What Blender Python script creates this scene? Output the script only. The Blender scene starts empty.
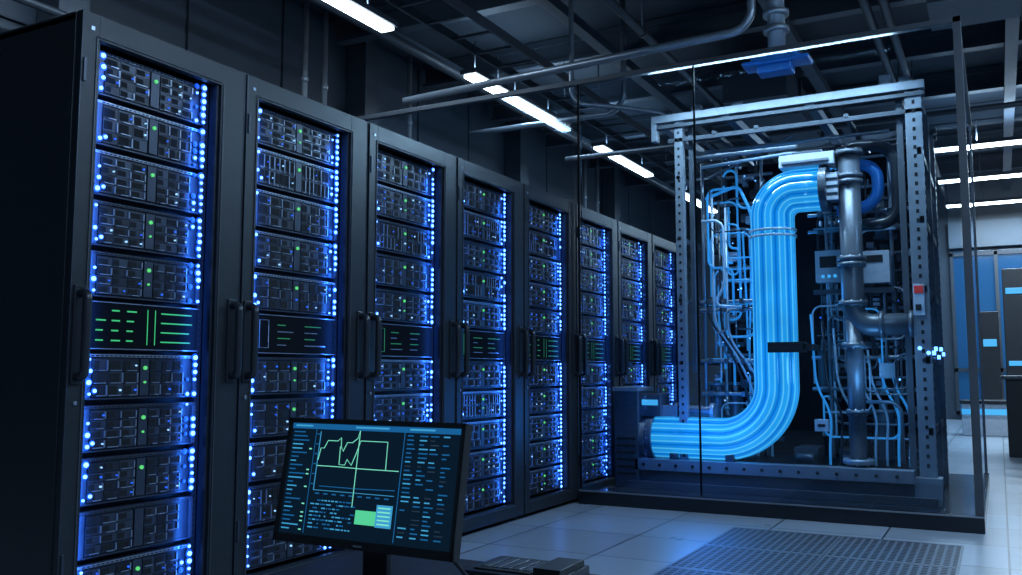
import bpy, math, random
from mathutils import Vector, Matrix
random.seed(7)
scene = bpy.context.scene
try:
    scene.view_settings.view_transform = 'Standard'
    scene.view_settings.look = 'None'
except Exception:
    pass

# ------------------------------------------------------------ materials
def mat(name, col, rough=0.5, metal=0.0, emit=None, es=0.0, noise=0.0, nscale=20, spec=0.5):
    m = bpy.data.materials.new(name); m.use_nodes = True
    nt = m.node_tree; b = nt.nodes['Principled BSDF']
    b.inputs['Base Color'].default_value = (*col, 1)
    b.inputs['Roughness'].default_value = rough
    b.inputs['Metallic'].default_value = metal
    b.inputs['Specular IOR Level'].default_value = spec
    if emit:
        b.inputs['Emission Color'].default_value = (*emit, 1)
        b.inputs['Emission Strength'].default_value = es
    if noise > 0:
        tc = nt.nodes.new('ShaderNodeTexCoord'); n = nt.nodes.new('ShaderNodeTexNoise')
        n.inputs['Scale'].default_value = nscale; n.inputs['Detail'].default_value = 4
        nt.links.new(tc.outputs['Object'], n.inputs['Vector'])
        r = nt.nodes.new('ShaderNodeMapRange')
        r.inputs['To Min'].default_value = max(0.02, rough - noise); r.inputs['To Max'].default_value = min(1, rough + noise)
        nt.links.new(n.outputs['Fac'], r.inputs['Value']); nt.links.new(r.outputs[0], b.inputs['Roughness'])
        mx = nt.nodes.new('ShaderNodeMix'); mx.data_type = 'RGBA'
        mx.inputs[6].default_value = (*[c * 0.75 for c in col], 1); mx.inputs[7].default_value = (*[min(1, c * 1.25) for c in col], 1)
        nt.links.new(n.outputs['Fac'], mx.inputs[0]); nt.links.new(mx.outputs[2], b.inputs['Base Color'])
    return m

M_frame = mat('rack_black_paint', (0.016, 0.020, 0.027), 0.42, 0.2, noise=0.08)
M_inner = mat('rack_interior', (0.004, 0.005, 0.008), 0.6)
M_srv = mat('server_chassis', (0.018, 0.023, 0.036), 0.4, 0.4, noise=0.1)
M_bay = mat('drive_bay', (0.045, 0.056, 0.082), 0.38, 0.5, noise=0.1)
M_bezel = mat('server_bezel', (0.28, 0.33, 0.42), 0.32, 0.6, noise=0.1)
M_hole = mat('vent_hole', (0.001, 0.0015, 0.003), 0.9)
M_ledb = mat('led_blue', (0, 0, 0), 0.5, emit=(0.13, 0.36, 1.0), es=5.0)
M_ledr = mat('led_halo_glow', (0.0, 0.02, 0.1), 0.4, emit=(0.008, 0.10, 0.95), es=0.85)  # painted halo: dim emissive disc imitating the glow around an LED
M_ledd = mat('led_blue_dim', (0, 0, 0), 0.5, emit=(0.02, 0.14, 1.0), es=1.1)
M_ledw = mat('led_cyan_white', (0, 0, 0), 0.5, emit=(0.3, 0.6, 1.0), es=1.4)
M_ledg = mat('led_green', (0, 0, 0), 0.5, emit=(0.12, 0.8, 0.22), es=0.9)
M_green = mat('display_green', (0, 0, 0), 0.5, emit=(0.05, 0.62, 0.22), es=0.85)
M_greend = mat('display_green_dim', (0, 0, 0), 0.5, emit=(0.03, 0.35, 0.16), es=0.5)
M_handle = mat('handle_black', (0.024, 0.028, 0.037), 0.3, 0.2)
M_steel = mat('frame_steel', (0.23, 0.26, 0.30), 0.4, 0.45, noise=0.1, nscale=8)
M_steeld = mat('dark_steel', (0.07, 0.082, 0.10), 0.42, 0.45, noise=0.1, nscale=8)
M_pipeg = mat('grey_pipe', (0.08, 0.094, 0.116), 0.35, 0.35, noise=0.08, nscale=6)
M_white = mat('white_housing', (0.46, 0.51, 0.58), 0.4, 0.1, noise=0.05)
M_black = mat('black_plastic', (0.008, 0.009, 0.011), 0.45, noise=0.05)
M_blackr = mat('black_rough_panel', (0.003, 0.004, 0.006), 0.9, noise=0.05, spec=0.1)
M_cab = mat('cable_cyan_lit', (0.02, 0.16, 0.32), 0.35, emit=(0.03, 0.30, 0.75), es=0.6)  # emission paints the cyan light seen on the cables
M_cab2 = mat('cable_light', (0.3, 0.38, 0.48), 0.35, 0.2, emit=(0.08, 0.3, 0.6), es=0.15)  # pale cable colour, with faint blue light painted in as emission
M_cab3 = mat('cable_black', (0.012, 0.015, 0.022), 0.3)
M_red = mat('label_red', (0.6, 0.03, 0.02), 0.5, emit=(0.6, 0.03, 0.02), es=0.15)
M_ceil = mat('ceiling_paint', (0.026, 0.038, 0.055), 0.8, noise=0.1, nscale=2)
M_beam = mat('beam_steel', (0.055, 0.073, 0.098), 0.5, 0.3, noise=0.1, nscale=3)
M_galv = mat('galvanised_pipe', (0.24, 0.28, 0.33), 0.35, 0.6, noise=0.1, nscale=5)
M_tube = mat('tube_light_white', (0.8, 0.8, 0.8), 0.5, emit=(0.80, 0.92, 1.0), es=12)
M_wallback = mat('back_wall_paint', (0.11, 0.14, 0.175), 0.6, noise=0.1, nscale=2)
M_counter = mat('counter_black', (0.012, 0.014, 0.018), 0.35)
M_cyanpan = mat('cyan_panel', (0, 0, 0), 0.5, emit=(0.06, 0.42, 0.85), es=1.1)
M_blueg = mat('blue_part_glow', (0.01, 0.09, 0.30), 0.3, 0.2, emit=(0.01, 0.12, 0.5), es=0.12)  # blue parts that are no lamps; their glow is painted as emission

def glass_mat(name, tint=(0.86, 0.93, 0.98)):
    m = bpy.data.materials.new(name); m.use_nodes = True
    nt = m.node_tree; nt.nodes.clear()
    o = nt.nodes.new('ShaderNodeOutputMaterial'); mx = nt.nodes.new('ShaderNodeMixShader')
    t = nt.nodes.new('ShaderNodeBsdfTransparent'); g = nt.nodes.new('ShaderNodeBsdfGlossy'); f = nt.nodes.new('ShaderNodeFresnel')
    t.inputs[0].default_value = (*tint, 1); g.inputs['Roughness'].default_value = 0.03
    g.inputs[0].default_value = (0.75, 0.87, 1.0, 1); f.inputs[0].default_value = 1.5
    nt.links.new(f.outputs[0], mx.inputs[0]); nt.links.new(t.outputs[0], mx.inputs[1]); nt.links.new(g.outputs[0], mx.inputs[2])
    nt.links.new(mx.outputs[0], o.inputs[0]); return m
M_glass = glass_mat('clear_glass')

def grid_mat(name, base, line, w, lw, rough, metal=0.0):
    m = bpy.data.materials.new(name); m.use_nodes = True
    nt = m.node_tree; b = nt.nodes['Principled BSDF']
    g = nt.nodes.new('ShaderNodeNewGeometry'); s = nt.nodes.new('ShaderNodeSeparateXYZ')
    nt.links.new(g.outputs['Position'], s.inputs[0])
    outs = []
    for ax in (0, 1):
        a = nt.nodes.new('ShaderNodeMath'); a.operation = 'PINGPONG'; a.inputs[1].default_value = w / 2
        nt.links.new(s.outputs[ax], a.inputs[0])
        c = nt.nodes.new('ShaderNodeMath'); c.operation = 'LESS_THAN'; c.inputs[1].default_value = lw / 2
        nt.links.new(a.outputs[0], c.inputs[0]); outs.append(c)
    mxm = nt.nodes.new('ShaderNodeMath'); mxm.operation = 'MAXIMUM'
    nt.links.new(outs[0].outputs[0], mxm.inputs[0]); nt.links.new(outs[1].outputs[0], mxm.inputs[1])
    mix = nt.nodes.new('ShaderNodeMix'); mix.data_type = 'RGBA'
    mix.inputs[7].default_value = (*line, 1)
    n = nt.nodes.new('ShaderNodeTexNoise'); n.inputs['Scale'].default_value = 3; n.inputs['Detail'].default_value = 6
    nt.links.new(g.outputs['Position'], n.inputs['Vector'])
    sc = nt.nodes.new('ShaderNodeVectorMath'); sc.operation = 'SCALE'; sc.inputs[3].default_value = 1.0 / w
    fl = nt.nodes.new('ShaderNodeVectorMath'); fl.operation = 'FLOOR'; wn = nt.nodes.new('ShaderNodeTexWhiteNoise')
    wn.noise_dimensions = '2D'
    nt.links.new(g.outputs['Position'], sc.inputs[0]); nt.links.new(sc.outputs[0], fl.inputs[0]); nt.links.new(fl.outputs[0], wn.inputs['Vector'])
    tone = nt.nodes.new('ShaderNodeMix'); tone.data_type = 'RGBA'
    tone.inputs[6].default_value = (*[c * 0.88 for c in base], 1); tone.inputs[7].default_value = (*[c * 1.1 for c in base], 1)
    nt.links.new(wn.outputs['Value'], tone.inputs[0]); nt.links.new(tone.outputs[2], mix.inputs[6])
    nt.links.new(mxm.outputs[0], mix.inputs[0])
    r = nt.nodes.new('ShaderNodeMapRange'); r.inputs['To Min'].default_value = rough - 0.08; r.inputs['To Max'].default_value = rough + 0.1
    nt.links.new(n.outputs['Fac'], r.inputs['Value']); nt.links.new(r.outputs[0], b.inputs['Roughness'])
    nt.links.new(mix.outputs[2], b.inputs['Base Color']); b.inputs['Metallic'].default_value = metal
    return m
M_floor = grid_mat('raised_floor_tiles', (0.31, 0.37, 0.44), (0.04, 0.05, 0.065), 0.6, 0.010, 0.30)
M_vent = grid_mat('perforated_tile', (0.012, 0.016, 0.022), (0.17, 0.20, 0.25), 0.04, 0.014, 0.5, 0.1)
M_plinth = mat('plinth_dark', (0.015, 0.02, 0.028), 0.18, 0.3, noise=0.08, nscale=4)

def wall_panel_mat():
    m = bpy.data.materials.new('wall_panels'); m.use_nodes = True
    nt = m.node_tree; b = nt.nodes['Principled BSDF']
    g = nt.nodes.new('ShaderNodeNewGeometry'); n = nt.nodes.new('ShaderNodeTexNoise'); n.inputs['Scale'].default_value = 1.2
    nt.links.new(g.outputs['Position'], n.inputs['Vector'])
    c = nt.nodes.new('ShaderNodeValToRGB'); c.color_ramp.elements[0].color = (0.038, 0.056, 0.080, 1); c.color_ramp.elements[1].color = (0.065, 0.090, 0.122, 1)
    nt.links.new(n.outputs['Fac'], c.inputs[0]); nt.links.new(c.outputs[0], b.inputs['Base Color']); b.inputs['Roughness'].default_value = 0.5
    return m
M_wall = wall_panel_mat()

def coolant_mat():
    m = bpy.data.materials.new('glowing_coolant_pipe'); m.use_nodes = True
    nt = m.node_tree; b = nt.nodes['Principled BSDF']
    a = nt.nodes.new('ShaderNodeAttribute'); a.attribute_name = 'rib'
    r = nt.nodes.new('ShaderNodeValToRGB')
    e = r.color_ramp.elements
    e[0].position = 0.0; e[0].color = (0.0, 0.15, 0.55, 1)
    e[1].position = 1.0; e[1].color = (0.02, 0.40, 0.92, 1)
    for pos, col in ((0.30, (0.006, 0.27, 0.78)), (0.64, (0.012, 0.34, 0.86)), (0.80, (0.16, 0.70, 1.0)), (0.92, (0.02, 0.40, 0.92))):  # ramp paints bright lines on the ribs and darker creases into the glow
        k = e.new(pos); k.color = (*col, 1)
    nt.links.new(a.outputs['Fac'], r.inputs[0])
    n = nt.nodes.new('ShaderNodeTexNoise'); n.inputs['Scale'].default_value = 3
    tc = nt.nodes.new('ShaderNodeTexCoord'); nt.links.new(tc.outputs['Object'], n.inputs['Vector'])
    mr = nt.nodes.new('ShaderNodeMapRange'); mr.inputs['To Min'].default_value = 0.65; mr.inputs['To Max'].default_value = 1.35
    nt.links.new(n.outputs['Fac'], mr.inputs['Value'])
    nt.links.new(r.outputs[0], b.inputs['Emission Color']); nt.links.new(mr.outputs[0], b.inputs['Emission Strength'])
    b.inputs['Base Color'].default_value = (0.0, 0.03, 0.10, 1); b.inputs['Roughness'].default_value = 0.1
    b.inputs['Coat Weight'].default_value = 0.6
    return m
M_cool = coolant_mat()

# ------------------------------------------------------------ mesh builder
def fillet(pts, r, n=8):
    pts = [Vector(p) for p in pts]
    out = [pts[0]]
    for i in range(1, len(pts) - 1):
        p = pts[i]; a = pts[i - 1] - p; b = pts[i + 1] - p
        if a.length < 1e-6 or b.length < 1e-6: continue
        rr = min(r, a.length * 0.49, b.length * 0.49)
        da = a.normalized(); db = b.normalized()
        turn = math.pi - da.angle(db)
        w = max(0.1, math.cos(turn / 2))
        A = p + da * rr; B = p + db * rr
        for k in range(n + 1):
            t = k / n
            den = (1 - t) ** 2 + 2 * w * t * (1 - t) + t * t
            out.append((A * (1 - t) ** 2 + p * (2 * w * t * (1 - t)) + B * t * t) / den)
    out.append(pts[-1])
    res = [out[0]]
    for q in out[1:]:
        if (q - res[-1]).length > 1e-5: res.append(q)
    return res

class MB:
    def __init__(s): s.v = []; s.f = []; s.m = []; s.mats = []; s.sm = []; s.attr = {}
    def mi(s, m):
        if m not in s.mats: s.mats.append(m)
        return s.mats.index(m)
    def box(s, x0, x1, y0, y1, z0, z1, m):
        k = len(s.v); mi = s.mi(m)
        s.v += [(x0, y0, z0), (x1, y0, z0), (x1, y1, z0), (x0, y1, z0), (x0, y0, z1), (x1, y0, z1), (x1, y1, z1), (x0, y1, z1)]
        for q in ((0, 3, 2, 1), (4, 5, 6, 7), (0, 1, 5, 4), (1, 2, 6, 5), (2, 3, 7, 6), (3, 0, 4, 7)):
            s.f.append(tuple(k + i for i in q)); s.m.append(mi); s.sm.append(False)
    def tube(s, path, r, m, seg=10, prof=None, rib=False):
        path = [Vector(p) for p in path]; mi = s.mi(m); n = len(path)
        tan = []
        for i in range(n):
            t = (path[min(i + 1, n - 1)] - path[max(i - 1, 0)]).normalized(); tan.append(t)
        up = Vector((0, 1, 0)) if abs(tan[0].y) < 0.9 else Vector((0, 0, 1))
        u = (up - tan[0] * up.dot(tan[0])).normalized(); k0 = len(s.v)
        for i in range(n):
            if i > 0:
                q = tan[i - 1].rotation_difference(tan[i]); u = q @ u; u = (u - tan[i] * u.dot(tan[i])).normalized()
            w = tan[i].cross(u)
            for j in range(seg):
                a = 2 * math.pi * j / seg; rr = r
                if prof:
                    c, rr = prof(a, r); s.attr[len(s.v)] = c
                s.v.append(tuple(path[i] + u * math.cos(a) * rr + w * math.sin(a) * rr))
        for i in range(n - 1):
            for j in range(seg):
                a = k0 + i * seg + j; b = k0 + i * seg + (j + 1) % seg
                s.f.append((a, b, b + seg, a + seg)); s.m.append(mi); s.sm.append(True)
        s.f.append(tuple(k0 + j for j in range(seg))[::-1]); s.m.append(mi); s.sm.append(False)
        s.f.append(tuple(k0 + (n - 1) * seg + j for j in range(seg))); s.m.append(mi); s.sm.append(False)
    def cyl(s, a, b, r, m, seg=20): s.tube([a, b], r, m, seg)
    def build(s, name, parent=None, bevel=0.0):
        me = bpy.data.meshes.new(name); me.from_pydata(s.v, [], s.f)
        for m in s.mats: me.materials.append(m)
        me.polygons.foreach_set('material_index', s.m); me.polygons.foreach_set('use_smooth', s.sm)
        if s.attr:
            at = me.attributes.new('rib', 'FLOAT', 'POINT')
            for i, c in s.attr.items(): at.data[i].value = c
        me.update(); o = bpy.data.objects.new(name, me); scene.collection.objects.link(o)
        if parent: o.parent = parent
        if bevel:
            bm = o.modifiers.new('bevel', 'BEVEL'); bm.width = bevel; bm.segments = 2; bm.limit_method = 'ANGLE'
        return o

def empty(name, loc=(0, 0, 0)):
    e = bpy.data.objects.new(name, None); e.location = loc; e.empty_display_size = 0.1
    scene.collection.objects.link(e); return e

def area(name, loc, rot, sx, sy, power, col, parent=None):
    l = bpy.data.lights.new(name, 'AREA'); l.shape = 'RECTANGLE'; l.size = sx; l.size_y = sy; l.energy = power; l.color = col
    o = bpy.data.objects.new(name, l); o.location = loc; o.rotation_euler = rot
    scene.collection.objects.link(o)
    if parent: o.parent = parent
    return o
def point(name, loc, power, col, r=0.1, parent=None):
    l = bpy.data.lights.new(name, 'POINT'); l.energy = power; l.color = col; l.shadow_soft_size = r
    o = bpy.data.objects.new(name, l); o.location = loc; scene.collection.objects.link(o)
    if parent: o.parent = parent
    return o

# ------------------------------------------------------------ room shell
b = MB(); b.box(-6.2, 5, -3, 19.2, -0.2, 0, M_floor); b.build('floor')
b = MB(); b.box(-6.2, 5, -3, 19.2, 4.7, 4.9, M_ceil); b.build('ceiling')
b = MB()
b.box(-6.4, -6.2, -3, 19.2, 0, 4.7, M_wall)
y = -3
while y < 19:
    b.box(-6.2, -6.17, y + 0.02, y + 1.18, 0.05, 2.3, M_wall); b.box(-6.2, -6.17, y + 0.02, y + 1.18, 2.34, 3.4, M_wall); b.box(-6.2, -6.17, y + 0.02, y + 1.18, 3.44, 4.65, M_wall); y += 1.2
b.build('wall_left')
b = MB(); b.box(5, 5.2, -3, 19.2, 0, 4.7, M_wall); b.build('wall_right')
b = MB(); b.box(-6.2, 5, -3.2, -3, 0, 4.7, M_wall); b.build('wall_front')
b = MB()
b.box(-6.2, -0.75, 19.2, 19.4, 0, 4.7, M_wall); b.box(2.0, 5, 19.2, 19.4, 0, 4.7, M_wallback)
b.box(-0.75, 2.0, 19.2, 19.4, 3.2, 4.7, M_wallback); b.box(-0.75, 2.0, 19.2, 19.4, 0, 0.1, M_wallback)
b.box(-0.75, 2.0, 19.0, 19.2, 3.25, 3.75, M_wallback)
b.build('wall_back')
b = MB()
for x in (-0.75, 0.0, 0.62, 1.3, 1.95): b.box(x, x + 0.06, 19.1, 19.2, 0.1, 3.2, M_steeld)
for z in (0.1, 0.9, 3.1): b.box(-0.75, 2.0, 19.1, 19.2, z, z + 0.07, M_steeld)
b.box(-0.75, 2.0, 19.15, 19.16, 0.1, 3.2, mat('window_night_glass', (0.015, 0.06, 0.14), 0.1, emit=(0.01, 0.06, 0.15), es=0.7))
b.build('window_1')

for y in (4.0, 7.6, 11.2, 14.8):
    b = MB(); b.box(-6.15, -5.9, y, y + 0.25, 0, 4.69, M_beam)
    b.box(-6.16, -5.88, y - 0.02, y + 0.27, 0, 0.15, M_beam); b.build('support_column')
for i in range(10):
    b = MB()
    y = 2.2 + i * 1.7
    b.box(-6.1, 4.9, y, y + 0.14, 4.40, 4.44, M_beam); b.box(-6.1, 4.9, y + 0.05, y + 0.09, 4.44, 4.62, M_beam); b.box(-6.1, 4.9, y, y + 0.14, 4.62, 4.69, M_beam)
    b.build('roof_beam')
b = MB()
for x in (-5.4, -3.6, -1.8, 0.2, 2.2):
    b.box(x, x + 0.12, -2.9, 19, 4.28, 4.38, M_beam)
b.build('roof_purlin')

def tube_or_fill_light(name, x0, x1, y0, y1, z, drop=True):
    b = MB()
    b.box(x0 - 0.03, x1 + 0.03, y0 - 0.03, y1 + 0.03, z, z + 0.05, M_beam)
    b.box(x0, x1, y0, y1, z - 0.03, z, M_tube)
    if drop:
        for t in (0.15, 0.85):
            cx = x0 + (x1 - x0) * (t if x1 - x0 > y1 - y0 else 0.5); cy = y0 + (y1 - y0) * (t if y1 - y0 > x1 - x0 else 0.5)
            b.cyl((cx, cy, z + 0.05), (cx, cy, 4.3), 0.008, M_galv, 8)
    return b.build(name)
UP = (math.pi, 0, 0)
for y0, y1 in ((1.6, 3.6), (4.3, 6.25), (7.65, 8.35), (8.45, 9.65), (11.0, 13.0), (14.6, 16.6)):
    tube_or_fill_light('tube_or_fill_light', -4.68, -4.55, y0, y1, 3.92)
for y0, y1 in ((1.6, 6.2), (7.6, 13.0), (14.6, 16.6)):
    area('tube_or_fill_lamp', (-4.61, (y0 + y1) / 2, 3.88), (0, 0, 0), 0.12, y1 - y0, 27 * (y1 - y0) / 2, (0.52, 0.75, 1.0))
    area('ambient_fill_uplight', (-4.61, (y0 + y1) / 2, 3.99), UP, 0.1, y1 - y0, 10 * (y1 - y0) / 2, (0.5, 0.75, 1.0))  # added upward fill for the ceiling; the tubes only shine down
for y in (13.3, 15.6, 18.0):
    tube_or_fill_light('tube_or_fill_light', -0.72, 3.2, y, y + 0.12, 3.92)
    area('tube_or_fill_lamp', (1.2, y + 0.06, 3.88), (0, 0, 0), 3.6, 0.1, 170, (0.58, 0.8, 1.0))
area('ambient_fill_uplight', (1.2, 13.36, 3.99), UP, 3.6, 0.1, 60, (0.5, 0.75, 1.0))  # added ambient fill, aimed at the ceiling
for y in (-1.4, 1.4, 4.2):  # added fixtures and lamps out of view, filling the aisle with light
    tube_or_fill_light('tube_or_fill_light', 1.7, 1.83, y, y + 1.9, 3.92)
    area('tube_or_fill_lamp', (1.76, y + 0.95, 3.88), (0, math.radians(15), 0), 0.14, 1.9, 110, (0.46, 0.71, 1.0))
    area('ambient_fill_uplight', (1.76, y + 0.95, 3.99), UP, 0.1, 1.9, 45, (0.5, 0.75, 1.0))  # added ambient fill above the unseen aisle fixtures

b = MB()
for x in (-4.05, -3.65): b.box(x, x + 0.025, -2, 18.8, 3.75, 3.83, M_steeld)
y = -2
while y < 18.8: b.box(-4.03, -3.65, y, y + 0.03, 3.76, 3.78, M_steeld); y += 0.4
for y in (1.9, 5.3, 8.7, 12.1):
    for x in (-4.04, -3.64): b.cyl((x, y, 3.8), (x, y, 4.27), 0.008, M_galv, 8)
b.build('cable_tray')
for x, z, r in ((-5.8, 3.45, 0.03), (-5.8, 3.1, 0.025), (-5.0, 4.1, 0.05)):
    b = MB(); b.cyl((x, -2.5, z), (x, 18.9, z), r, M_steeld, 14); b.build('conduit_run')
for y, x in ((6.3, -5.6), (6.58, -5.6), (8.0, -5.6), (12.8, -5.6), (13.3, -5.6)):
    b = MB(); b.cyl((x, y, 0), (x, y, 4.39), 0.026, M_steel, 12)
    for z in (1.2, 2.4, 3.6): b.cyl((x, y, z), (x, y, z + 0.05), 0.034, M_steel, 12)
    b.build('riser_conduit')
b = MB(); b.tube(fillet([(-4.5, 6.35, 3.27), (-1.46, 6.35, 3.36), (-1.46, 6.35, 4.69)], 0.16), 0.032, M_galv, 14); b.build('overhead_pipe')
b = MB(); b.tube(fillet([(-3.0, 6.6, 4.3), (-3.0, 6.6, 3.1), (-2.55, 6.6, 3.0), (-2.2, 6.6, 2.9), (-2.2, 6.6, 2.8)], 0.12), 0.02, M_galv, 12); b.build('overhead_pipe')
b = MB(); b.tube(fillet([(-5.0, 8.3, 3.5), (-3.2, 8.3, 3.5), (-3.2, 8.3, 4.69)], 0.2), 0.03, M_galv, 12); b.build('overhead_pipe')
b = MB(); b.tube(fillet([(-4.4, 9.5, 3.4), (0.5, 9.5, 3.4), (0.5, 9.5, 4.69)], 0.2), 0.03, M_steeld, 12); b.build('overhead_pipe')
for x, r, z in ((-0.9, .04, 4.12), (-0.75, .04, 4.12), (-2.85, .04, 4.12)):
    b = MB(); b.cyl((x, 3.0, z), (x, 18.9, z), r, M_steeld, 14)
    for y in (4.5, 7.9, 11.3, 14.7): b.cyl((x, y, z), (x, y, 4.69), 0.008, M_galv, 6); b.cyl((x, y - .02, z), (x, y + .02, z), r + .012, M_steeld, 14)
    b.build('overhead_pipe')
e = empty('coolant_supply_pipe')
b = MB()
b.cyl((-1.29, 6.35, 3.10), (-1.29, 6.35, 4.69), 0.06, M_galv, 24)
for z in (3.3, 3.42, 3.75): b.cyl((-1.29, 6.35, z), (-1.29, 6.35, z + 0.035), 0.09, M_galv, 24)
b.build('riser', e)
b = MB()
b.box(-1.52, -1.06, 6.25, 6.45, 3.06, 3.09, M_blueg); b.box(-1.46, -1.14, 6.27, 6.43, 3.09, 3.15, M_blueg); b.box(-1.42, -1.18, 6.28, 6.42, 3.0, 3.06, M_blueg)
b.build('drip_manifold', e, 0.012)

b = MB()
b.box(-0.4, 3.5, 8.0, 8.7, 3.95, 4.26, M_beam)
for x in (0.3, 1.2, 2.1): b.box(x, x + 0.05, 7.97, 8.73, 3.92, 4.27, M_beam)
b.build('ventilation_duct')
b = MB()
b.box(-2.6, -1.9, 9.8, 18.8, 3.9, 4.25, M_beam)
for y in (10.5, 12, 13.5, 15): b.box(-2.63, -1.87, y, y + 0.05, 3.87, 4.27, M_steeld)
b.build('ventilation_duct')

# ------------------------------------------------------------ server racks
H = 2.09; XF = -2.6; DEP = 1.0
def build_rack(idx, y0, w):
    e = empty('server_rack', (XF, y0, 0))
    c = MB()
    L, R, T, B = 0.07, w - 0.125, H - 0.085, 0.11
    c.box(-DEP, -0.03, 0, 0.02, 0.02, H - 0.01, M_frame); c.box(-DEP, -0.03, w - 0.02, w, 0.02, H - 0.01, M_frame)
    c.box(-DEP, -0.03, 0, w, H - 0.03, H - 0.002, M_frame); c.box(-DEP, -0.03, 0.02, w - 0.02, 0.02, 0.06, M_frame)
    c.box(-DEP, -DEP + 0.02, 0.02, w - 0.02, 0.06, H - 0.03, M_inner)
    c.box(-0.03, 0, 0.004, L, 0.03, H, M_frame); c.box(-0.03, 0, R, w - 0.004, 0.03, H, M_frame)
    c.box(-0.03, 0, L, R, T, H, M_frame); c.box(-0.03, 0, L, R, 0.03, B, M_frame)
    c.box(-0.05, -0.012, L, L + 0.012, B, T, M_srv); c.box(-0.05, -0.012, R - 0.012, R, B, T, M_srv)
    for (a, bb) in ((L - 0.012, L - 0.008), (R + 0.008, R + 0.012)): c.box(0, 0.004, a, bb, B - 0.012, T + 0.012, M_steeld)
    for z in (B - 0.012, T + 0.008): c.box(0, 0.004, L - 0.012, R + 0.012, z, z + 0.004, M_steeld)
    c.box(-0.002, 0.002, 0.003, 0.006, 0.03, H, M_bay); c.box(-0.002, 0.002, w - 0.006, w - 0.003, 0.03, H, M_bay)
    for fx in (-0.1, -DEP + 0.1):
        for fy in (0.08, w - 0.08): c.cyl((fx, fy, 0), (fx, fy, 0.03), 0.025, M_handle, 12)
    for z in (0.25, 1.85): c.box(-0.002, 0.006, 0.012, 0.022, z, z + 0.08, M_bay)
    c.box(0, 0.003, 0.035, 0.05, H - 0.06, H - 0.045, M_bezel)
    c.cyl((0, 0.035, 0.8), (0.006, 0.035, 0.8), 0.007, M_bezel, 12)
    c.build('cabinet', e, 0.003)
    h = MB()
    for u in (0.034, w - 0.045):
        h.box(0, 0.008, u - 0.02, u + 0.02, 0.86, 1.18, M_handle)
        h.tube(fillet([(0.0, u, 0.885), (0.045, u, 0.885), (0.045, u, 1.155), (0.0, u, 1.155)], 0.035, 6), 0.015, M_handle, 12)
    h.build('door_handles', e, 0.004)
    s = MB(); d = MB()
    xs = -0.055
    for (a, bb) in ((L + 0.012, L + 0.035), (R - 0.035, R - 0.012)):
        s.box(xs - 0.03, xs, a, bb, B, T, M_srv)
        z = B + 0.02
        while z < T:
            s.box(xs - 0.002, xs + 0.0012, (a + bb) / 2 - 0.004, (a + bb) / 2 + 0.004, z, z + 0.008, M_hole); z += 0.022
    s.box(-0.4, -0.1, L, R, B, T, M_inner)
    ua, ub = L + 0.036, R - 0.036; W = ub - ua
    pitch = (T - B) / 11.0
    def led(u, z, m, r=0.006, x=None, halo=False):
        x = xs if x is None else x
        d.cyl((x, u, z), (x + 0.006, u, z), r, m, 8)
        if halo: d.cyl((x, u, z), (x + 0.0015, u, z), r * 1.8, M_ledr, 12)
    for k in range(11):
        z0 = B + k * pitch + 0.008; z1 = z0 + pitch - 0.018
        if k == 5:
            s.box(-0.1, xs + 0.004, ua, ub, z0 - 0.004, z1 + 0.004, M_blackr)
            s.box(xs + 0.004, xs + 0.007, ua, ub, z1, z1 + 0.003, M_bezel); s.box(xs + 0.004, xs + 0.007, ua, ub, z0 - 0.003, z0, M_bezel)
            hx = xs + 0.0045
            mg = M_green if idx in (0,) else M_greend
            if idx == 0 or idx > 3:
                for g, (ga, gb) in enumerate(((0.07, 0.40), (0.50, 0.60), (0.64, 0.95))):
                    for rr in range(4):
                        zz = z0 + (0.16 + 0.22 * rr) * (z1 - z0)
                        if g == 0:
                            for q in range(3):
                                uu = ua + W * (ga + q * 0.13)
                                if rr < 3 or q: d.box(hx, hx + 0.001, uu, uu + W * (0.05 + 0.035 * random.random()), zz, zz + 0.005, mg)
                        elif g == 2: d.box(hx, hx + 0.001, ua + W * ga, ua + W * (ga + (gb - ga) * random.uniform(0.85, 1)), zz, zz + 0.0045, mg)
                for uu in (0.01, 0.5, 0.57): d.box(hx, hx + 0.001, ua + W * (uu + 0.012), ua + W * (uu + 0.018), z0 + 0.015, z1 - 0.015, mg)
            else:
                d.tube([(hx, ua + W * 0.16, z0 + 0.02), (hx, ua + W * 0.10, z0 + 0.02), (hx, ua + W * 0.10, z1 - 0.02), (hx, ua + W * 0.2, z1 - 0.02), (hx, ua + W * 0.2, z0 + 0.02), (hx, ua + W * 0.16, z0 + 0.02)], 0.0018, M_bezel if idx == 1 else M_greend, 6)
                for rr in range(4):
                    zz = z0 + (0.2 + 0.18 * rr) * (z1 - z0)
                    for (ga, gb) in ((0.3, 0.5), (0.62, 0.9)):
                        d.box(hx, hx + 0.001, ua + W * ga, ua + W * (ga + (gb - ga) * random.uniform(0.4, 1)), zz, zz + 0.004, M_greend if rr % 2 else M_bezel)
        else:
            dim = (k == 1 and idx == 0)
            s.box(-0.4, xs, ua, ub, z0, z1, M_srv)
            bz = M_bezel if (k in (10, 9, 7) and idx == 1) or random.random() < 0.45 else M_bay
            s.box(xs, xs + 0.006, ua, ub, z1 - 0.011, z1 - 0.002, bz); s.box(xs, xs + 0.005, ua, ub, z0 + 0.001, z0 + 0.005, M_bay)
            q = ua + 0.02
            while q < ub - 0.02: s.box(xs + 0.006, xs + 0.0066, q, q + 0.012, z1 - 0.009, z1 - 0.005, M_hole); q += 0.018
            s.box(xs, xs + 0.01, ua, ua + 0.018, z0 + 0.006, z1 - 0.012, M_bay); s.box(xs, xs + 0.01, ub - 0.018, ub, z0 + 0.006, z1 - 0.012, M_bay)
            mid = ua + W * 0.5
            s.box(xs, xs + 0.008, mid - 0.018, mid + 0.018, z0 + 0.012, z1 - 0.016, M_bay)
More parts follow.
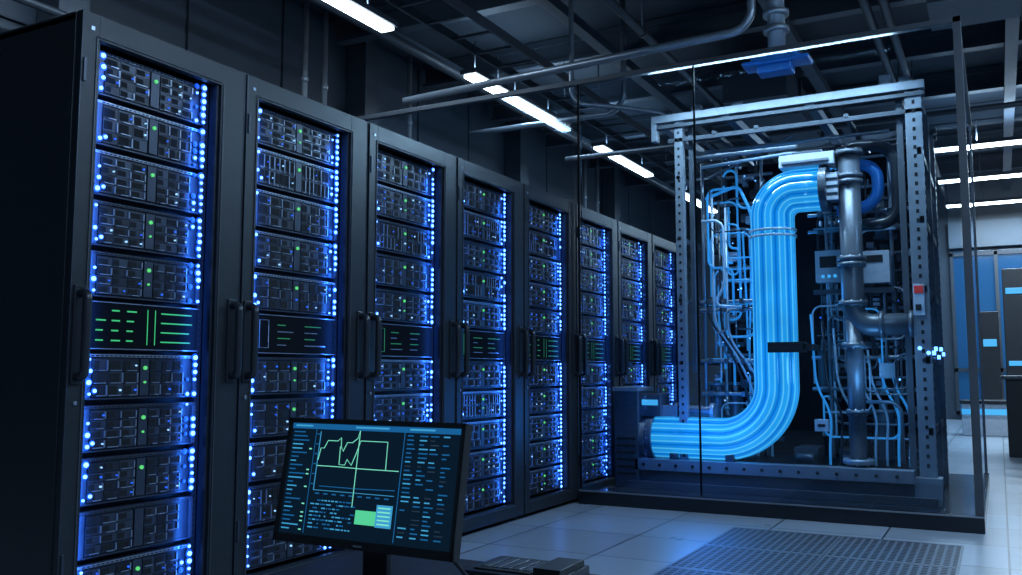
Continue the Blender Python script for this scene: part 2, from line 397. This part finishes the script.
            style = random.choice([(4, 3), (4, 3), (2, 7), (3, 3)])
            rows, cols = style; hh = (z1 - 0.018 - z0 - 0.010) / rows
            for side in (0, 1):
                a0 = ua + 0.026 if side == 0 else mid + 0.024; a1 = mid - 0.024 if side == 0 else ub - 0.06
                cw = (a1 - a0) / cols
                for rr in range(rows):
                    for cc in range(cols):
                        ya = a0 + cc * cw + 0.001; yb = a0 + (cc + 1) * cw - 0.001; za = z0 + 0.010 + rr * hh + 0.001; zb = za + hh - 0.002
                        s.box(xs, xs + 0.006, ya, yb, za, zb, M_bay if random.random() < 0.55 else M_srv)
                        if cols > 5: s.box(xs + 0.006, xs + 0.0072, ya + 0.0025, yb - 0.0025, za + 0.012, zb - 0.004, M_hole); hxx = (ya + yb) / 2
                        else:
                            s.box(xs + 0.006, xs + 0.0072, ya + 0.003, ya + (yb - ya) * random.uniform(.4, .75), za + 0.006, zb - 0.005, M_hole); hxx = yb - 0.012
                        if random.random() < 0.6: s.box(xs + 0.006, xs + 0.011, yb - 0.007, yb - 0.003, za + 0.003, zb - 0.003, M_bezel)
                        if random.random() < 0.5: s.box(xs + 0.006, xs + 0.010, ya + 0.002 + random.random() * (yb - ya) * .4, yb - 0.009, za + 0.001, za + 0.004, M_bezel)
                        rnd = random.random()
                        if not dim and rnd < 0.34: led(hxx, (za + zb) / 2, M_ledd if rnd < 0.22 else M_ledw, random.choice([0.0028, 0.0036]), xs + 0.006)
            if not dim:
                led(mid, (z0 + z1) / 2 + 0.03, M_ledg, 0.007, xs + 0.008)
                if random.random() < 0.6: led(mid, (z0 + z1) / 2 - 0.02, random.choice([M_ledd, M_ledw, M_ledg]), 0.004, xs + 0.008)
                for q in range(4):
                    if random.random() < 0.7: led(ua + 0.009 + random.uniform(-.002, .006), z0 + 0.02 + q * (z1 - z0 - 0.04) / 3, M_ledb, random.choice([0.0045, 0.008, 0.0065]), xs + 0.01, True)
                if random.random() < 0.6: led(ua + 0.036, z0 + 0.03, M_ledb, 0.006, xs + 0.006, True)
                for q in range(6):
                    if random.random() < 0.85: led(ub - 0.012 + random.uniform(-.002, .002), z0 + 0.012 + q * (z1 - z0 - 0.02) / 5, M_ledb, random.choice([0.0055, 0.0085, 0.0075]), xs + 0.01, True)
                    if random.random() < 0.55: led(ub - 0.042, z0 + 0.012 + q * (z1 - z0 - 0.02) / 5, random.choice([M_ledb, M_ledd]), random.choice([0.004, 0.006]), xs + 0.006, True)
    s.build('server_units', e); d.build('status_leds', e)
    area('led_glow', (-0.02, ub - 0.03, 1.04), (0, math.radians(90), 0), 1.8, 0.02, 4.2, (0.03, 0.2, 1.0), e)
    area('led_glow', (-0.02, ua + 0.01, 1.04), (0, math.radians(90), 0), 1.8, 0.02, 2.4, (0.03, 0.2, 1.0), e)
build_rack(0, 1.845, 0.735)
for i in range(1, 8): build_rack(i, 2.585 + 0.8 * (i - 1), 0.79)

# ------------------------------------------------------------ glass enclosure
e = empty('glass_enclosure')
GY = 5.78; GX = -0.13; GB = 8.3
g = MB()
g.box(-2.56, -1.73, GY, GY + 0.012, 0.1, 2.96, M_glass); g.box(-1.73, GX - 0.03, GY, GY + 0.012, 0.1, 2.96, M_glass)
g.box(-5.2, -2.62, GY, GY + 0.012, 2.13, 2.96, M_glass)
g.box(GX - 0.012, GX, GY + 0.03, GB - 0.03, 0.1, 2.96, M_glass)
g.build('glass_panes', e)
f = MB()
f.box(-5.2, GX + 0.02, GY - 0.015, GY + 0.03, 2.955, 2.99, M_steeld); f.box(GX - 0.03, GX + 0.015, GY, GB, 2.955, 2.99, M_steeld)
f.box(GX - 0.025, GX + 0.02, GY - 0.015, GY + 0.03, 0, 2.99, M_steeld); f.box(GX - 0.025, GX + 0.01, GB - 0.03, GB, 0, 2.99, M_steeld)
f.box(-1.735, -1.725, GY - 0.004, GY + 0.016, 0.1, 2.96, M_blackr)
f.box(-2.585, -2.575, GY - 0.004, GY + 0.02, 0.1, 2.96, M_blackr)
f.box(-2.58, GX + 0.02, GY - 0.03, GY + 0.03, 0, 0.09, M_plinth); f.box(-2.58, GX + 0.02, GY - 0.032, GY - 0.028, 0.085, 0.095, M_steel)
f.box(GX - 0.03, GX + 0.02, GY, GB, 0, 0.09, M_plinth)
f.box(-2.56, GX - 0.03, GY + 0.03, GB, 0.0, 0.07, M_plinth)
f.build('frame_rails', e, 0.003)

# ------------------------------------------------------------ liquid cooling unit
cu = empty('liquid_cooling_unit')
f = MB()
Y0, Y1 = 6.28, 7.6
ZB = 0.07
XL, XR = -2.03, -0.37
for (xa, xb) in ((XL, XL + 0.06), (XR - 0.10, XR)):
    for (ya, yb) in ((Y0, Y0 + 0.06), (Y1 - 0.06, Y1)):
        f.box(xa, xb, ya, yb, ZB, 2.76, M_steel)
f.box(XR - 0.16, XR - 0.12, Y0 + 0.05, Y0 + 0.09, ZB, 2.72, M_steeld)
f.box(XL + 0.09, XL + 0.12, Y0 + 0.05, Y0 + 0.09, 0.9, 2.72, M_steeld)
f.box(XR - 0.05, XR, 6.9, 6.95, ZB, 2.72, M_steeld)
z = 0.3
while z < 2.65:
    f.box(XR - 0.058, XR - 0.04, Y0 - 0.002, Y0 + 0.001, z, z + 0.025, M_hole)
    f.box(XR - 0.001, XR + 0.002, Y0 + 0.02, Y0 + 0.04, z, z + 0.025, M_hole)
    f.box(XL + 0.022, XL + 0.038, Y0 - 0.002, Y0 + 0.001, z, z + 0.02, M_hole)
    f.box(XR - 0.001, XR + 0.002, 7.56, 7.58, z, z + 0.025, M_hole); z += 0.06
for z in (0.5, 0.95, 1.4, 1.85, 2.3): f.box(XR - 0.04, XR - 0.01, Y0, Y1, z, z + 0.05, M_steeld); f.box(XL + 0.01, XL + 0.04, Y0, Y1, z, z + 0.03, M_steeld)
for ya in (Y0 - 0.02, Y1 - 0.06):
    f.box(XL - 0.17, XR + 0.02, ya, ya + 0.07, 2.735, 2.79, M_steel); f.box(XL - 0.17, XR + 0.02, ya + 0.005, ya + 0.065, 2.69, 2.715, M_steeld); f.box(XL - 0.05, XR, ya + 0.02, ya + 0.05, 2.58, 2.61, M_steeld)
for xa in (XL - 0.15, XL + 0.35, -1.1, XR - 0.08): f.box(xa, xa + 0.06, Y0, Y1, 2.72, 2.78, M_steel)
for xa in (-1.75, -1.45, -0.85): f.box(xa, xa + 0.03, Y0, Y1, 2.60, 2.63, M_steeld)
f.box(XL - 0.17, XL - 0.13, Y0 - 0.02, Y0 + 0.05, 2.6, 2.74, M_steel)
for x, hh in ((-1.9, .05), (-1.6, .03), (-0.62, .07), (-0.5, .04)): f.box(x, x + 0.07, Y0, Y0 + 0.06, 2.79, 2.79 + hh, M_pipeg)
f.tube([(-2.0, Y0 + 0.3, 2.72), (-1.62, Y0 + 0.3, 2.4)], 0.012, M_steel, 8)
f.tube([(-1.95, Y0 + 0.6, 2.42), (-1.3, Y0 + 0.6, 2.68)], 0.012, M_steel, 8)
f.box(-2.35, -0.5, Y0 - 0.06, Y0 + 0.06, 0.20, 0.28, M_steel); f.box(-2.35, -0.5, Y0 - 0.03, Y0 + 0.03, 0.12, 0.2, M_steeld)
f.box(-2.4, XR, Y0 - 0.07, Y0 + 0.07, 0.07, 0.12, M_steeld); f.box(-2.35, XR, Y1 - 0.12, Y1, 0.07, 0.26, M_steeld)
for x in (-2.3, -1.9, -1.1, -0.6): f.box(x, x + 0.1, Y0, Y1, 0.08, 0.2, M_steeld)
x = -2.28
while x < -0.55: f.cyl((x, Y0 - 0.066, 0.24), (x, Y0 - 0.06, 0.24), 0.012, M_hole, 10); x += 0.12
f.box(XR - 0.13, XR + 0.03, Y0 - 0.05, Y0 + 0.1, 0.07, 0.24, M_steel)
f.build('steel_frame', cu, 0.004)
f = MB(); f.box(XL + 0.05, XR - 0.06, 7.40, 7.42, 0.25, 2.6, M_blackr); f.build('back_panel', cu)
f = MB()
for x in (-1.86, -1.62, -1.08, -0.98, -0.66, -0.58): f.box(x, x + 0.018, 7.0, 7.03, 0.3, 2.58, M_steeld)
for z in (0.55, 0.8, 1.02, 1.3, 1.42, 1.7, 1.95, 2.2, 2.42):
    f.box(-1.9, -1.48, 6.98, 7.0, z, z + 0.022, M_steel); f.box(-1.1, -0.55, 6.98, 7.0, z + 0.05, z + 0.07, M_steel)
for i in range(300):
    x = random.choice([random.uniform(-1.94, -1.5), random.uniform(-1.16, -0.54), random.uniform(-1.16, -0.54)]); z = random.uniform(0.3, 2.5)
    w_, h_ = random.uniform(0.012, 0.08), random.uniform(0.012, 0.07); yy = random.uniform(6.75, 7.2)
    f.box(x, x + w_, yy, yy + 0.05, z, z + h_, random.choice([M_steeld, M_pipeg, M_black, M_black, M_white, M_steel, M_steeld]))
f.build('equipment_ladder', cu, 0.003)
f = MB()
for x, z0, z1, r in ((-1.88, 0.45, 0.80, 0.055), (-1.74, 0.45, 0.72, 0.05), (-0.72, 0.32, 0.62, 0.07), (-1.10, 0.8, 1.05, 0.045), (-0.68, 1.85, 2.1, 0.05)):
    f.cyl((x, 6.75, z0), (x, 6.75, z1), r, M_pipeg, 20); f.cyl((x, 6.75, z1), (x, 6.75, z1 + 0.02), r + 0.015, M_steel, 20); f.cyl((x, 6.75, z1 + 0.02), (x, 6.75, z1 + 0.08), r * 0.4, M_steel, 12)
    f.cyl((x, 6.75, z0 - 0.02), (x, 6.75, z0), r + 0.01, M_steeld, 20)
for z in (1.36, 1.42, 0.98, 0.74):
    f.cyl((-1.96, 6.62, z), (-1.50, 6.62, z), 0.014, M_galv, 12)
    for x in (-1.9, -1.78, -1.66, -1.56): f.box(x, x + 0.03, 6.59, 6.65, z - 0.02, z + 0.02, M_pipeg)
for z in (0.78, 1.0, 1.9, 2.02):
    f.cyl((-1.17, 6.66, z), (-0.5, 6.66, z), 0.014, M_galv, 12)
    for x in (-1.1, -0.95, -0.72, -0.6): f.box(x, x + 0.035, 6.63, 6.69, z - 0.022, z + 0.022, M_pipeg)
for x in (-1.95, -1.5, -1.05, -0.62): f.cyl((x, 6.70, 0.3), (x, 6.70, 2.5), 0.013, M_galv, 12)
for x in (-2.0, -1.7, -1.3, -1.0):
    f.box(x, x + 0.16, 6.6, 6.9, 0.2, 0.32 + 0.05 * (x > -1.5), M_steeld); f.cyl((x + 0.02, 6.58, 0.30), (x + 0.14, 6.58, 0.30), 0.035, M_pipeg, 14)
f.cyl((-2.0, 6.5, 2.50), (-1.2, 6.5, 2.50), 0.02, M_galv, 12); f.cyl((-1.9, 6.6, 2.56), (-0.6, 6.6, 2.56), 0.014, M_galv, 12)
f.build('manifolds', cu, 0.003)

NL = 10
def lobes(a, r):
    c = abs(math.cos(a * NL / 2)); return c, r * (0.90 + 0.10 * math.sqrt(c))
p = MB()
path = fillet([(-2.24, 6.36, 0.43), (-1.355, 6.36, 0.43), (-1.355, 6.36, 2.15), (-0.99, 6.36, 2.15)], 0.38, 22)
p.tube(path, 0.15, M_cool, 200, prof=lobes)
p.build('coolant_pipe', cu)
c = MB()
for z in (1.83, 1.87): c.cyl((-1.355, 6.36, z), (-1.355, 6.36, z + 0.016), 0.162, M_cab2, 40)
c.cyl((-2.27, 6.36, 0.43), (-2.22, 6.36, 0.43), 0.165, M_pipeg, 36)
c.cyl((-1.02, 6.36, 2.15), (-0.97, 6.36, 2.15), 0.16, M_pipeg, 36)
c.box(-0.99, -0.90, 6.28, 6.44, 2.06, 2.24, M_steel)
for q in range(4): c.box(-1.0, -0.9, 6.26, 6.285, 2.05 + q * 0.05, 2.075 + q * 0.05, M_white)
c.box(-1.37, -1.12, 6.17, 6.21, 1.03, 1.10, M_black); c.box(-1.14, -1.08, 6.17, 6.5, 1.045, 1.085, M_black)
c.build('pipe_collars', cu, 0.002)
c = MB(); PX = -0.84; PY = 6.36
c.tube(fillet([(PX, PY, 2.38), (PX, PY, 1.21), (-0.43, PY, 1.21)], 0.12, 10), 0.072, M_pipeg, 28)
c.tube([(PX, PY, 1.25), (PX, PY, 0.28)], 0.055, M_pipeg, 24)
for z, r in ((2.36, .095), (2.2, .09), (2.16, .09), (1.64, .092), (1.60, .092), (1.34, .092), (1.06, .085), (0.62, .07), (0.30, .10)):
    c.cyl((PX, PY, z), (PX, PY, z + 0.03), r, M_pipeg if z > .4 else M_steel, 28)
    for q in range(8):
        a = q * math.pi / 4
        c.cyl((PX + math.cos(a) * (r - .012), PY + math.sin(a) * (r - .012), z - 0.008), (PX + math.cos(a) * (r - .012), PY + math.sin(a) * (r - .012), z + 0.038), 0.006, M_steel, 6)
for x in (-0.68, -0.50): c.cyl((x, PY, 1.21), (x + 0.03, PY, 1.21), 0.092, M_pipeg, 28)
c.tube(fillet([(PX - .06, PY + .14, 2.30), (PX - .04, PY + .14, 2.46), (-0.55, PY + .14, 2.44), (-0.55, PY + .14, 1.9), (-0.8, PY + .14, 1.9)], 0.17, 10), 0.04, M_cab3, 18)
c.tube(fillet([(-0.92, PY + .2, 2.32), (-0.68, PY + .2, 2.34), (-0.68, PY + .2, 2.04), (-0.95, PY + .2, 2.02)], 0.12, 10), 0.04, M_blueg, 18)
c.build('return_piping', cu)
c = MB()
c.box(-1.28, -0.92, 6.26, 6.42, 2.30, 2.385, M_white); c.box(-1.26, -0.95, 6.24, 6.26, 2.32, 2.34, M_steel); c.box(-1.2, -1.0, 6.3, 6.4, 2.385, 2.41, M_pipeg)
c.box(-1.10, -0.93, 6.50, 6.6, 1.52, 1.74, M_white); c.box(-1.07, -0.96, 6.495, 6.5, 1.62, 1.70, M_black)
c.box(-0.80, -0.62, 6.50, 6.6, 1.50, 1.72, M_white); c.box(-0.77, -0.66, 6.495, 6.5, 1.64, 1.69, M_black)
for q in range(3): c.box(-1.06 + q * .04, -1.04 + q * .04, 6.492, 6.5, 1.55, 1.57, M_cyanpan)
c.box(-1.12, -0.6, 6.52, 6.58, 1.44, 1.47, M_pipeg)
c.box(-1.12, -1.03, 6.4, 6.45, 0.50, 0.58, M_white); c.box(-1.10, -1.05, 6.395, 6.4, 0.53, 0.55, M_black)
c.box(-0.70, -0.60, 6.4, 6.5, 0.86, 0.96, M_steeld)
c.box(XR - 0.095, XR - 0.03, Y0 - 0.006, Y0 - 0.002, 1.26, 1.46, M_white); c.box(XR - 0.09, XR - 0.035, Y0 - 0.009, Y0 - 0.005, 1.40, 1.45, M_red)
c.box(XR - 0.085, XR - 0.05, Y0 - 0.009, Y0 - 0.005, 1.29, 1.33, M_black)
c.build('control_boxes', cu, 0.004)
c = MB()
c.box(-2.50, -2.32, 6.22, 6.52, 0.07, 0.76, M_steeld); c.box(-2.51, -2.31, 6.20, 6.54, 0.76, 0.79, M_steel)
for q in range(6): c.box(-2.48, -2.34, 6.216, 6.222, 0.16 + q * 0.05, 0.18 + q * 0.05, M_hole)
c.cyl((-2.32, 6.36, 0.43), (-2.27, 6.36, 0.43), 0.14, M_steel, 28)
c.box(-2.32, -2.16, 6.26, 6.46, 0.58, 0.74, M_steeld); c.box(-2.30, -2.18, 6.25, 6.262, 0.66, 0.70, M_cyanpan)
c.cyl((-2.05, 6.36, 0.62), (-1.8, 6.36, 0.62), 0.04, M_pipeg, 18)
for x in (-2.08, -1.82): c.cyl((x, 6.36, 0.62), (x + .03, 6.36, 0.62), 0.06, M_steel, 18)
c.box(-2.16, -2.05, 6.30, 6.42, 0.58, 0.66, M_steel)
for x in (-2.1, -1.7): c.box(x, x + 0.06, 6.26, 6.46, 0.28, 0.36, M_steeld)
c.build('pump_unit', cu, 0.004)
c = MB()
def route(x0, x1, z0, z1, y, r, m, n):
    pts = []; x = random.uniform(x0, x1); z = random.uniform(z0, z1)
    pts.append((x, y, z)); hor = random.random() < 0.5
    for i in range(n):
        if hor: x = random.uniform(x0, x1)
        else: z = min(z1, max(z0, z + random.choice([-1, 1]) * random.uniform(0.15, 0.6)))
        hor = not hor
        if (Vector((x, y, z)) - Vector(pts[-1])).length > 0.03: pts.append((x, y, z))
    if len(pts) > 1: c.tube(fillet(pts, 0.06, 5), r, m, 8)
for i in range(28): route(-1.93, -1.52, 0.5, 2.45, random.uniform(6.55, 6.95), random.uniform(0.005, 0.010), random.choice([M_cab, M_cab2, M_cab3, M_steel, M_cab]), 4)
for i in range(28): route(-1.14, -0.52, 0.45, 2.35, random.uniform(6.5, 6.75), random.uniform(0.005, 0.009), random.choice([M_cab, M_cab2, M_cab3, M_steel, M_cab]), 4)
for i in range(8):
    x = -1.14 + i * 0.07; y = 6.5 + 0.02 * i
    c.tube(fillet([(x, y, 1.3 - 0.05 * i), (x + 0.02, y, 0.8), (x + 0.12, y, 0.62), (x + 0.1, y, 0.4), (x + 0.1, y, 0.27)], 0.12, 5), 0.008, random.choice([M_cab, M_cab2, M_cab3]), 8)
for i in range(4):
    x = -1.90 + i * 0.05
    c.tube(fillet([(x, 6.6, 2.3 - .06 * i), (x, 6.6, 1.3 - .05 * i), (x + 0.15, 6.6, 1.1 - .05 * i), (x + .3, 6.6, 0.72), (x + .3, 6.6, 0.3)], 0.15, 6), 0.009, random.choice([M_cab, M_cab2, M_cab3]), 8)
c.tube(fillet([(-1.9, 6.5, 2.42), (-1.2, 6.5, 2.46), (-1.0, 6.5, 2.38)], .1), 0.012, M_cab2, 8)
c.tube(fillet([(-1.9, 6.6, 2.2), (-1.75, 6.6, 2.25), (-1.65, 6.6, 2.28), (-1.55, 6.6, 2.05), (-1.55, 6.6, 1.2)], .1), 0.012, M_cab, 8)
c.tube(fillet([(-0.8, 6.5, 0.7), (-0.58, 6.5, 0.7), (-0.58, 6.5, 0.3)], .08), 0.012, M_galv, 8)
c.tube(fillet([(-1.88, 6.42, 2.0), (-1.72, 6.42, 2.0), (-1.72, 6.42, 1.5), (-1.82, 6.42, 1.38), (-1.6, 6.42, 1.36)], .08), 0.011, M_cab2, 8)
c.build('cables', cu)
c = MB()
for i in range(60):
    x = random.choice([random.uniform(-1.92, -1.5), random.uniform(-1.15, -0.55)]); z = random.uniform(0.3, 2.4)
    c.cyl((x, 6.745, z), (x, 6.74, z), random.choice([0.004, 0.007]), random.choice([M_ledb, M_ledd, M_ledw]), 8)
for yy, z in ((6.3, 1.02), (6.5, 1.05), (6.8, 1.0), (7.1, 1.06), (7.4, 1.03)):
    c.cyl((XR + 0.0, yy, z), (XR + 0.02, yy, z), 0.014, M_ledb, 12)
for x, z in ((XR - .02, 1.02), (XR - 0.07, 1.05)): c.cyl((x, Y0 - 0.012, z), (x, Y0, z), 0.012, M_ledb, 12)
c.build('indicator_lights', cu)
area('unit_top_fill', (-1.3, 5.98, 2.93), (math.radians(-22), 0, 0), 1.6, 0.04, 75, (0.55, 0.8, 1.0), cu)  # added area lamp to brighten the frame, no fixture modelled
point('pipe_glow_or_fill', (-1.8, 6.0, 0.60), 15, (0.03, 0.25, 1.0), 0.2, cu)
point('pipe_glow_or_fill', (-1.45, 6.7, 1.5), 7, (0.04, 0.35, 1.0), 0.12, cu)
point('pipe_glow_or_fill', (-0.75, 6.15, 0.9), 5, (0.15, 0.5, 1.0), 0.1, cu)  # added fill lamp brightening the unit's interior, separate from the pipe's glow

for i in range(2):
    for j in range(3):
        b = MB(); xa = -1.4 + i * 0.6; ya = 3.5 + j * 0.6
        b.box(xa + .008, xa + .592, ya + .008, ya + .592, 0.0, 0.004, M_vent)
        for (x0_, x1_, y0_, y1_) in ((.002, .014, .002, .598), (.586, .598, .002, .598), (.014, .586, .002, .014), (.014, .586, .586, .598)):
            b.box(xa + x0_, xa + x1_, ya + y0_, ya + y1_, 0, 0.005, M_steel)
        b.build('floor_vent_tile')

# ------------------------------------------------------------ desk + monitor
TZ = 0.40
d = MB()
d.box(-1.62, -0.88, 1.25, 2.12, TZ - 0.03, TZ, M_black)
for x in (-1.58, -0.98):
    for y in (1.29, 2.04): d.box(x, x + 0.04, y, y + 0.04, 0, TZ - 0.03, M_steeld)
d.build('desk', None, 0.006)
d = MB(); d.box(-1.16, -0.91, 1.90, 2.09, TZ, TZ + 0.026, M_handle)
d.box(-1.14, -0.99, 1.92, 2.07, TZ + 0.026, TZ + 0.030, M_black); d.box(-0.985, -0.915, 1.93, 2.07, TZ + 0.026, TZ + 0.042, M_black)
for q in range(5): d.box(-1.13 + q * .028, -1.11 + q * .028, 1.94, 2.05, TZ + 0.03, TZ + 0.032, M_steeld)
d.build('docking_station', None, 0.004)
mo = empty('computer_monitor', (-1.262, 1.65, TZ))
st = MB()
st.box(-0.13, 0.13, -0.08, 0.12, 0, 0.012, M_handle); st.box(-0.035, 0.035, 0.035, 0.055, 0.012, 0.31, M_handle)
st.build('stand', mo, 0.004)
hd = empty('head', (0, 0, 0.249)); hd.parent = mo; hd.rotation_euler = (math.radians(-10), 0, math.radians(-1.5))
m = MB(); MW, MH = 0.253, 0.143
m.box(-MW, MW, 0, 0.022, -MH, MH, M_black); m.box(-0.16, 0.16, 0.022, 0.045, -0.1, 0.1, M_black)
for (a, b_, c_, d_) in ((-MW, MW, MH - 0.011, MH), (-MW, MW, -MH, -MH + 0.018), (-MW, -MW + 0.011, -MH, MH), (MW - 0.011, MW, -MH, MH)):
    m.box(a, b_, -0.004, 0, c_, d_, M_black)
m.box(-0.012, 0.012, -0.0048, -0.004, -MH + 0.006, -MH + 0.010, M_bezel)
m.build('display_housing', hd, 0.002)
g = MB()
M_scr = mat('screen_glass', (0.004, 0.006, 0.010), 0.3, emit=(0.002, 0.009, 0.020), es=1.0, spec=0.2)
M_sc = mat('screen_cyan', (0, 0, 0), 0.5, emit=(0.06, 0.42, 0.78), es=0.8)
M_sb = mat('screen_blue', (0, 0, 0), 0.5, emit=(0.01, 0.14, 0.38), es=0.8)
M_sg = mat('screen_green', (0, 0, 0), 0.5, emit=(0.12, 0.85, 0.42), es=0.75)
M_sgl = mat('screen_line', (0, 0, 0), 0.5, emit=(0.22, 0.85, 0.62), es=0.95)
SW, SH = MW - 0.012, MH - 0.016
def P(u, v): return (-SW + 2 * SW * u, MH - 0.012 - (2 * MH - 0.031) * v)
def rect(u0, v0, u1, v1, mt, lay=1):
    xa, za = P(u0, v0); xb, zb = P(u1, v1); g.box(xa, xb, -0.0004 - 0.0005 * lay, -0.0004, min(za, zb), max(za, zb), mt)
def poly(pts, mt, wd=0.0009):
    g.tube([(P(*q)[0], -0.0012, P(*q)[1]) for q in pts], wd, mt, 5)
xa, za = P(0, 0); xb, zb = P(1, 1); g.box(xa, xb, -0.0004, 0, zb, za, M_scr)
rect(0.0, 0.0, 1, 0.05, M_sb); rect(0.02, 0.014, 0.13, 0.03, M_sc, 2); rect(0.4, 0.014, 0.6, 0.03, M_sc, 2); rect(0.72, 0.014, 0.86, 0.03, M_sc, 2)
for r_ in range(24):
    rect(0.015, 0.075 + r_ * 0.038, 0.045 + 0.075 * random.random(), 0.086 + r_ * 0.038, random.choice([M_sc, M_sb, M_sb]), 2)
    if random.random() < .4: rect(0.125, 0.075 + r_ * 0.038, 0.14, 0.086 + r_ * 0.038, M_sgl, 2)
rect(0.155, 0.05, 0.158, 0.98, M_sb)
rect(0.69, 0.05, 0.694, 0.98, M_sb)
for r_ in range(24):
    v = 0.07 + r_ * 0.037
    for u in (0.71, 0.78, 0.84, 0.91):
        if random.random() < .8: rect(u, v, u + 0.02 + 0.03 * random.random(), v + 0.011, random.choice([M_sc, M_sb, M_sb, M_sc, M_sb, M_bezel]), 2)
rect(0.185, 0.07, 0.188, 0.60, M_sc, 2); rect(0.185, 0.595, 0.67, 0.60, M_sc, 2)
for q in range(9): rect(0.20 + q * 0.052, 0.62, 0.205 + q * 0.052 + 0.02, 0.632, M_sb, 2)
for q in range(6): rect(0.165, 0.09 + q * .09, 0.18, 0.10 + q * .09, M_sb, 2)
poly([(0.19, 0.33), (0.2, 0.22), (0.22, 0.22), (0.24, 0.15), (0.3, 0.15), (0.32, 0.12), (0.325, 0.20), (0.34, 0.24), (0.36, 0.16), (0.39, 0.16), (0.42, 0.12), (0.43, 0.05), (0.435, 0.72)], M_sgl)
poly([(0.32, 0.20), (0.325, 0.36), (0.36, 0.36), (0.37, 0.31), (0.4, 0.36), (0.42, 0.26), (0.44, 0.14), (0.60, 0.14), (0.605, 0.38)], M_sgl)
poly([(0.19, 0.38), (0.32, 0.38), (0.45, 0.385), (0.68, 0.385)], M_sgl)
poly([(0.22, 0.56), (0.45, 0.56), (0.67, 0.55)], M_sb)
for r_ in range(8):
    v = 0.68 + r_ * 0.034; u = 0.18
    while u < 0.44:
        w_ = random.uniform(0.006, 0.03)
        if random.random() < 0.75: rect(u, v, u + w_, v + 0.011, random.choice([M_sc, M_sb, M_sb, M_sc]), 2)
        u += w_ + 0.008
rect(0.46, 0.74, 0.58, 0.86, M_sg, 2); rect(0.58, 0.68, 0.67, 0.87, M_sc, 2)
for q in range(5): rect(0.59, 0.70 + q * .034, 0.66, 0.712 + q * .034, M_sgl, 3)
g.build('screen_interface', hd)
cbl = MB(); cbl.tube(fillet([(0.1, 0.05, 0.15), (0.16, 0.09, 0.10), (0.2, 0.14, 0.02), (0.24, 0.2, 0.012)], .05), 0.005, M_cab3, 8); cbl.build('power_cable', mo)

# ------------------------------------------------------------ far right furniture
b = MB()
b.box(0.05, 1.3, 11.0, 11.6, 0, 0.82, M_counter); b.box(0.0, 1.35, 10.95, 11.65, 0.82, 0.86, M_steeld)
b.build('control_counter', None, 0.01)
b = MB()
b.box(-0.5, 0.6, 14.4, 14.9, 0, 0.45, M_white); b.box(-0.5, 0.6, 14.38, 14.4, 0.3, 0.38, M_cyanpan); b.box(-0.52, 0.62, 14.36, 14.92, 0.45, 0.5, M_counter)
b.build('low_workbench', None, 0.01)
b = MB()
b.box(-0.25, 0.02, 16.9, 17.4, 0, 1.9, M_counter); b.box(-0.22, -0.02, 16.88, 16.9, 1.32, 1.44, M_cyanpan); b.build('equipment_cabinet', None, 0.01)
b = MB()
b.box(0.10, 0.75, 16.9, 17.4, 0, 2.6, M_counter); b.box(0.14, 0.7, 16.88, 16.9, 2.18, 2.28, M_cyanpan)
b.box(0.14, 0.5, 16.88, 16.9, 1.0, 1.08, M_cyanpan)
b.build('equipment_cabinet', None, 0.01)

# ------------------------------------------------------------ world + camera
w = bpy.data.worlds.new('world'); scene.world = w; w.use_nodes = True
w.node_tree.nodes['Background'].inputs[0].default_value = (0.25, 0.45, 0.9, 1); w.node_tree.nodes['Background'].inputs[1].default_value = 0.05
cam = bpy.data.cameras.new('camera'); co = bpy.data.objects.new('camera', cam); scene.collection.objects.link(co)
co.location = (0, 0, 0.90); co.rotation_euler = (math.radians(90 + 5.36), 0, math.radians(28.4))
cam.sensor_width = 36; cam.lens = 31.7; cam.clip_start = 0.05; cam.clip_end = 100
scene.camera = co
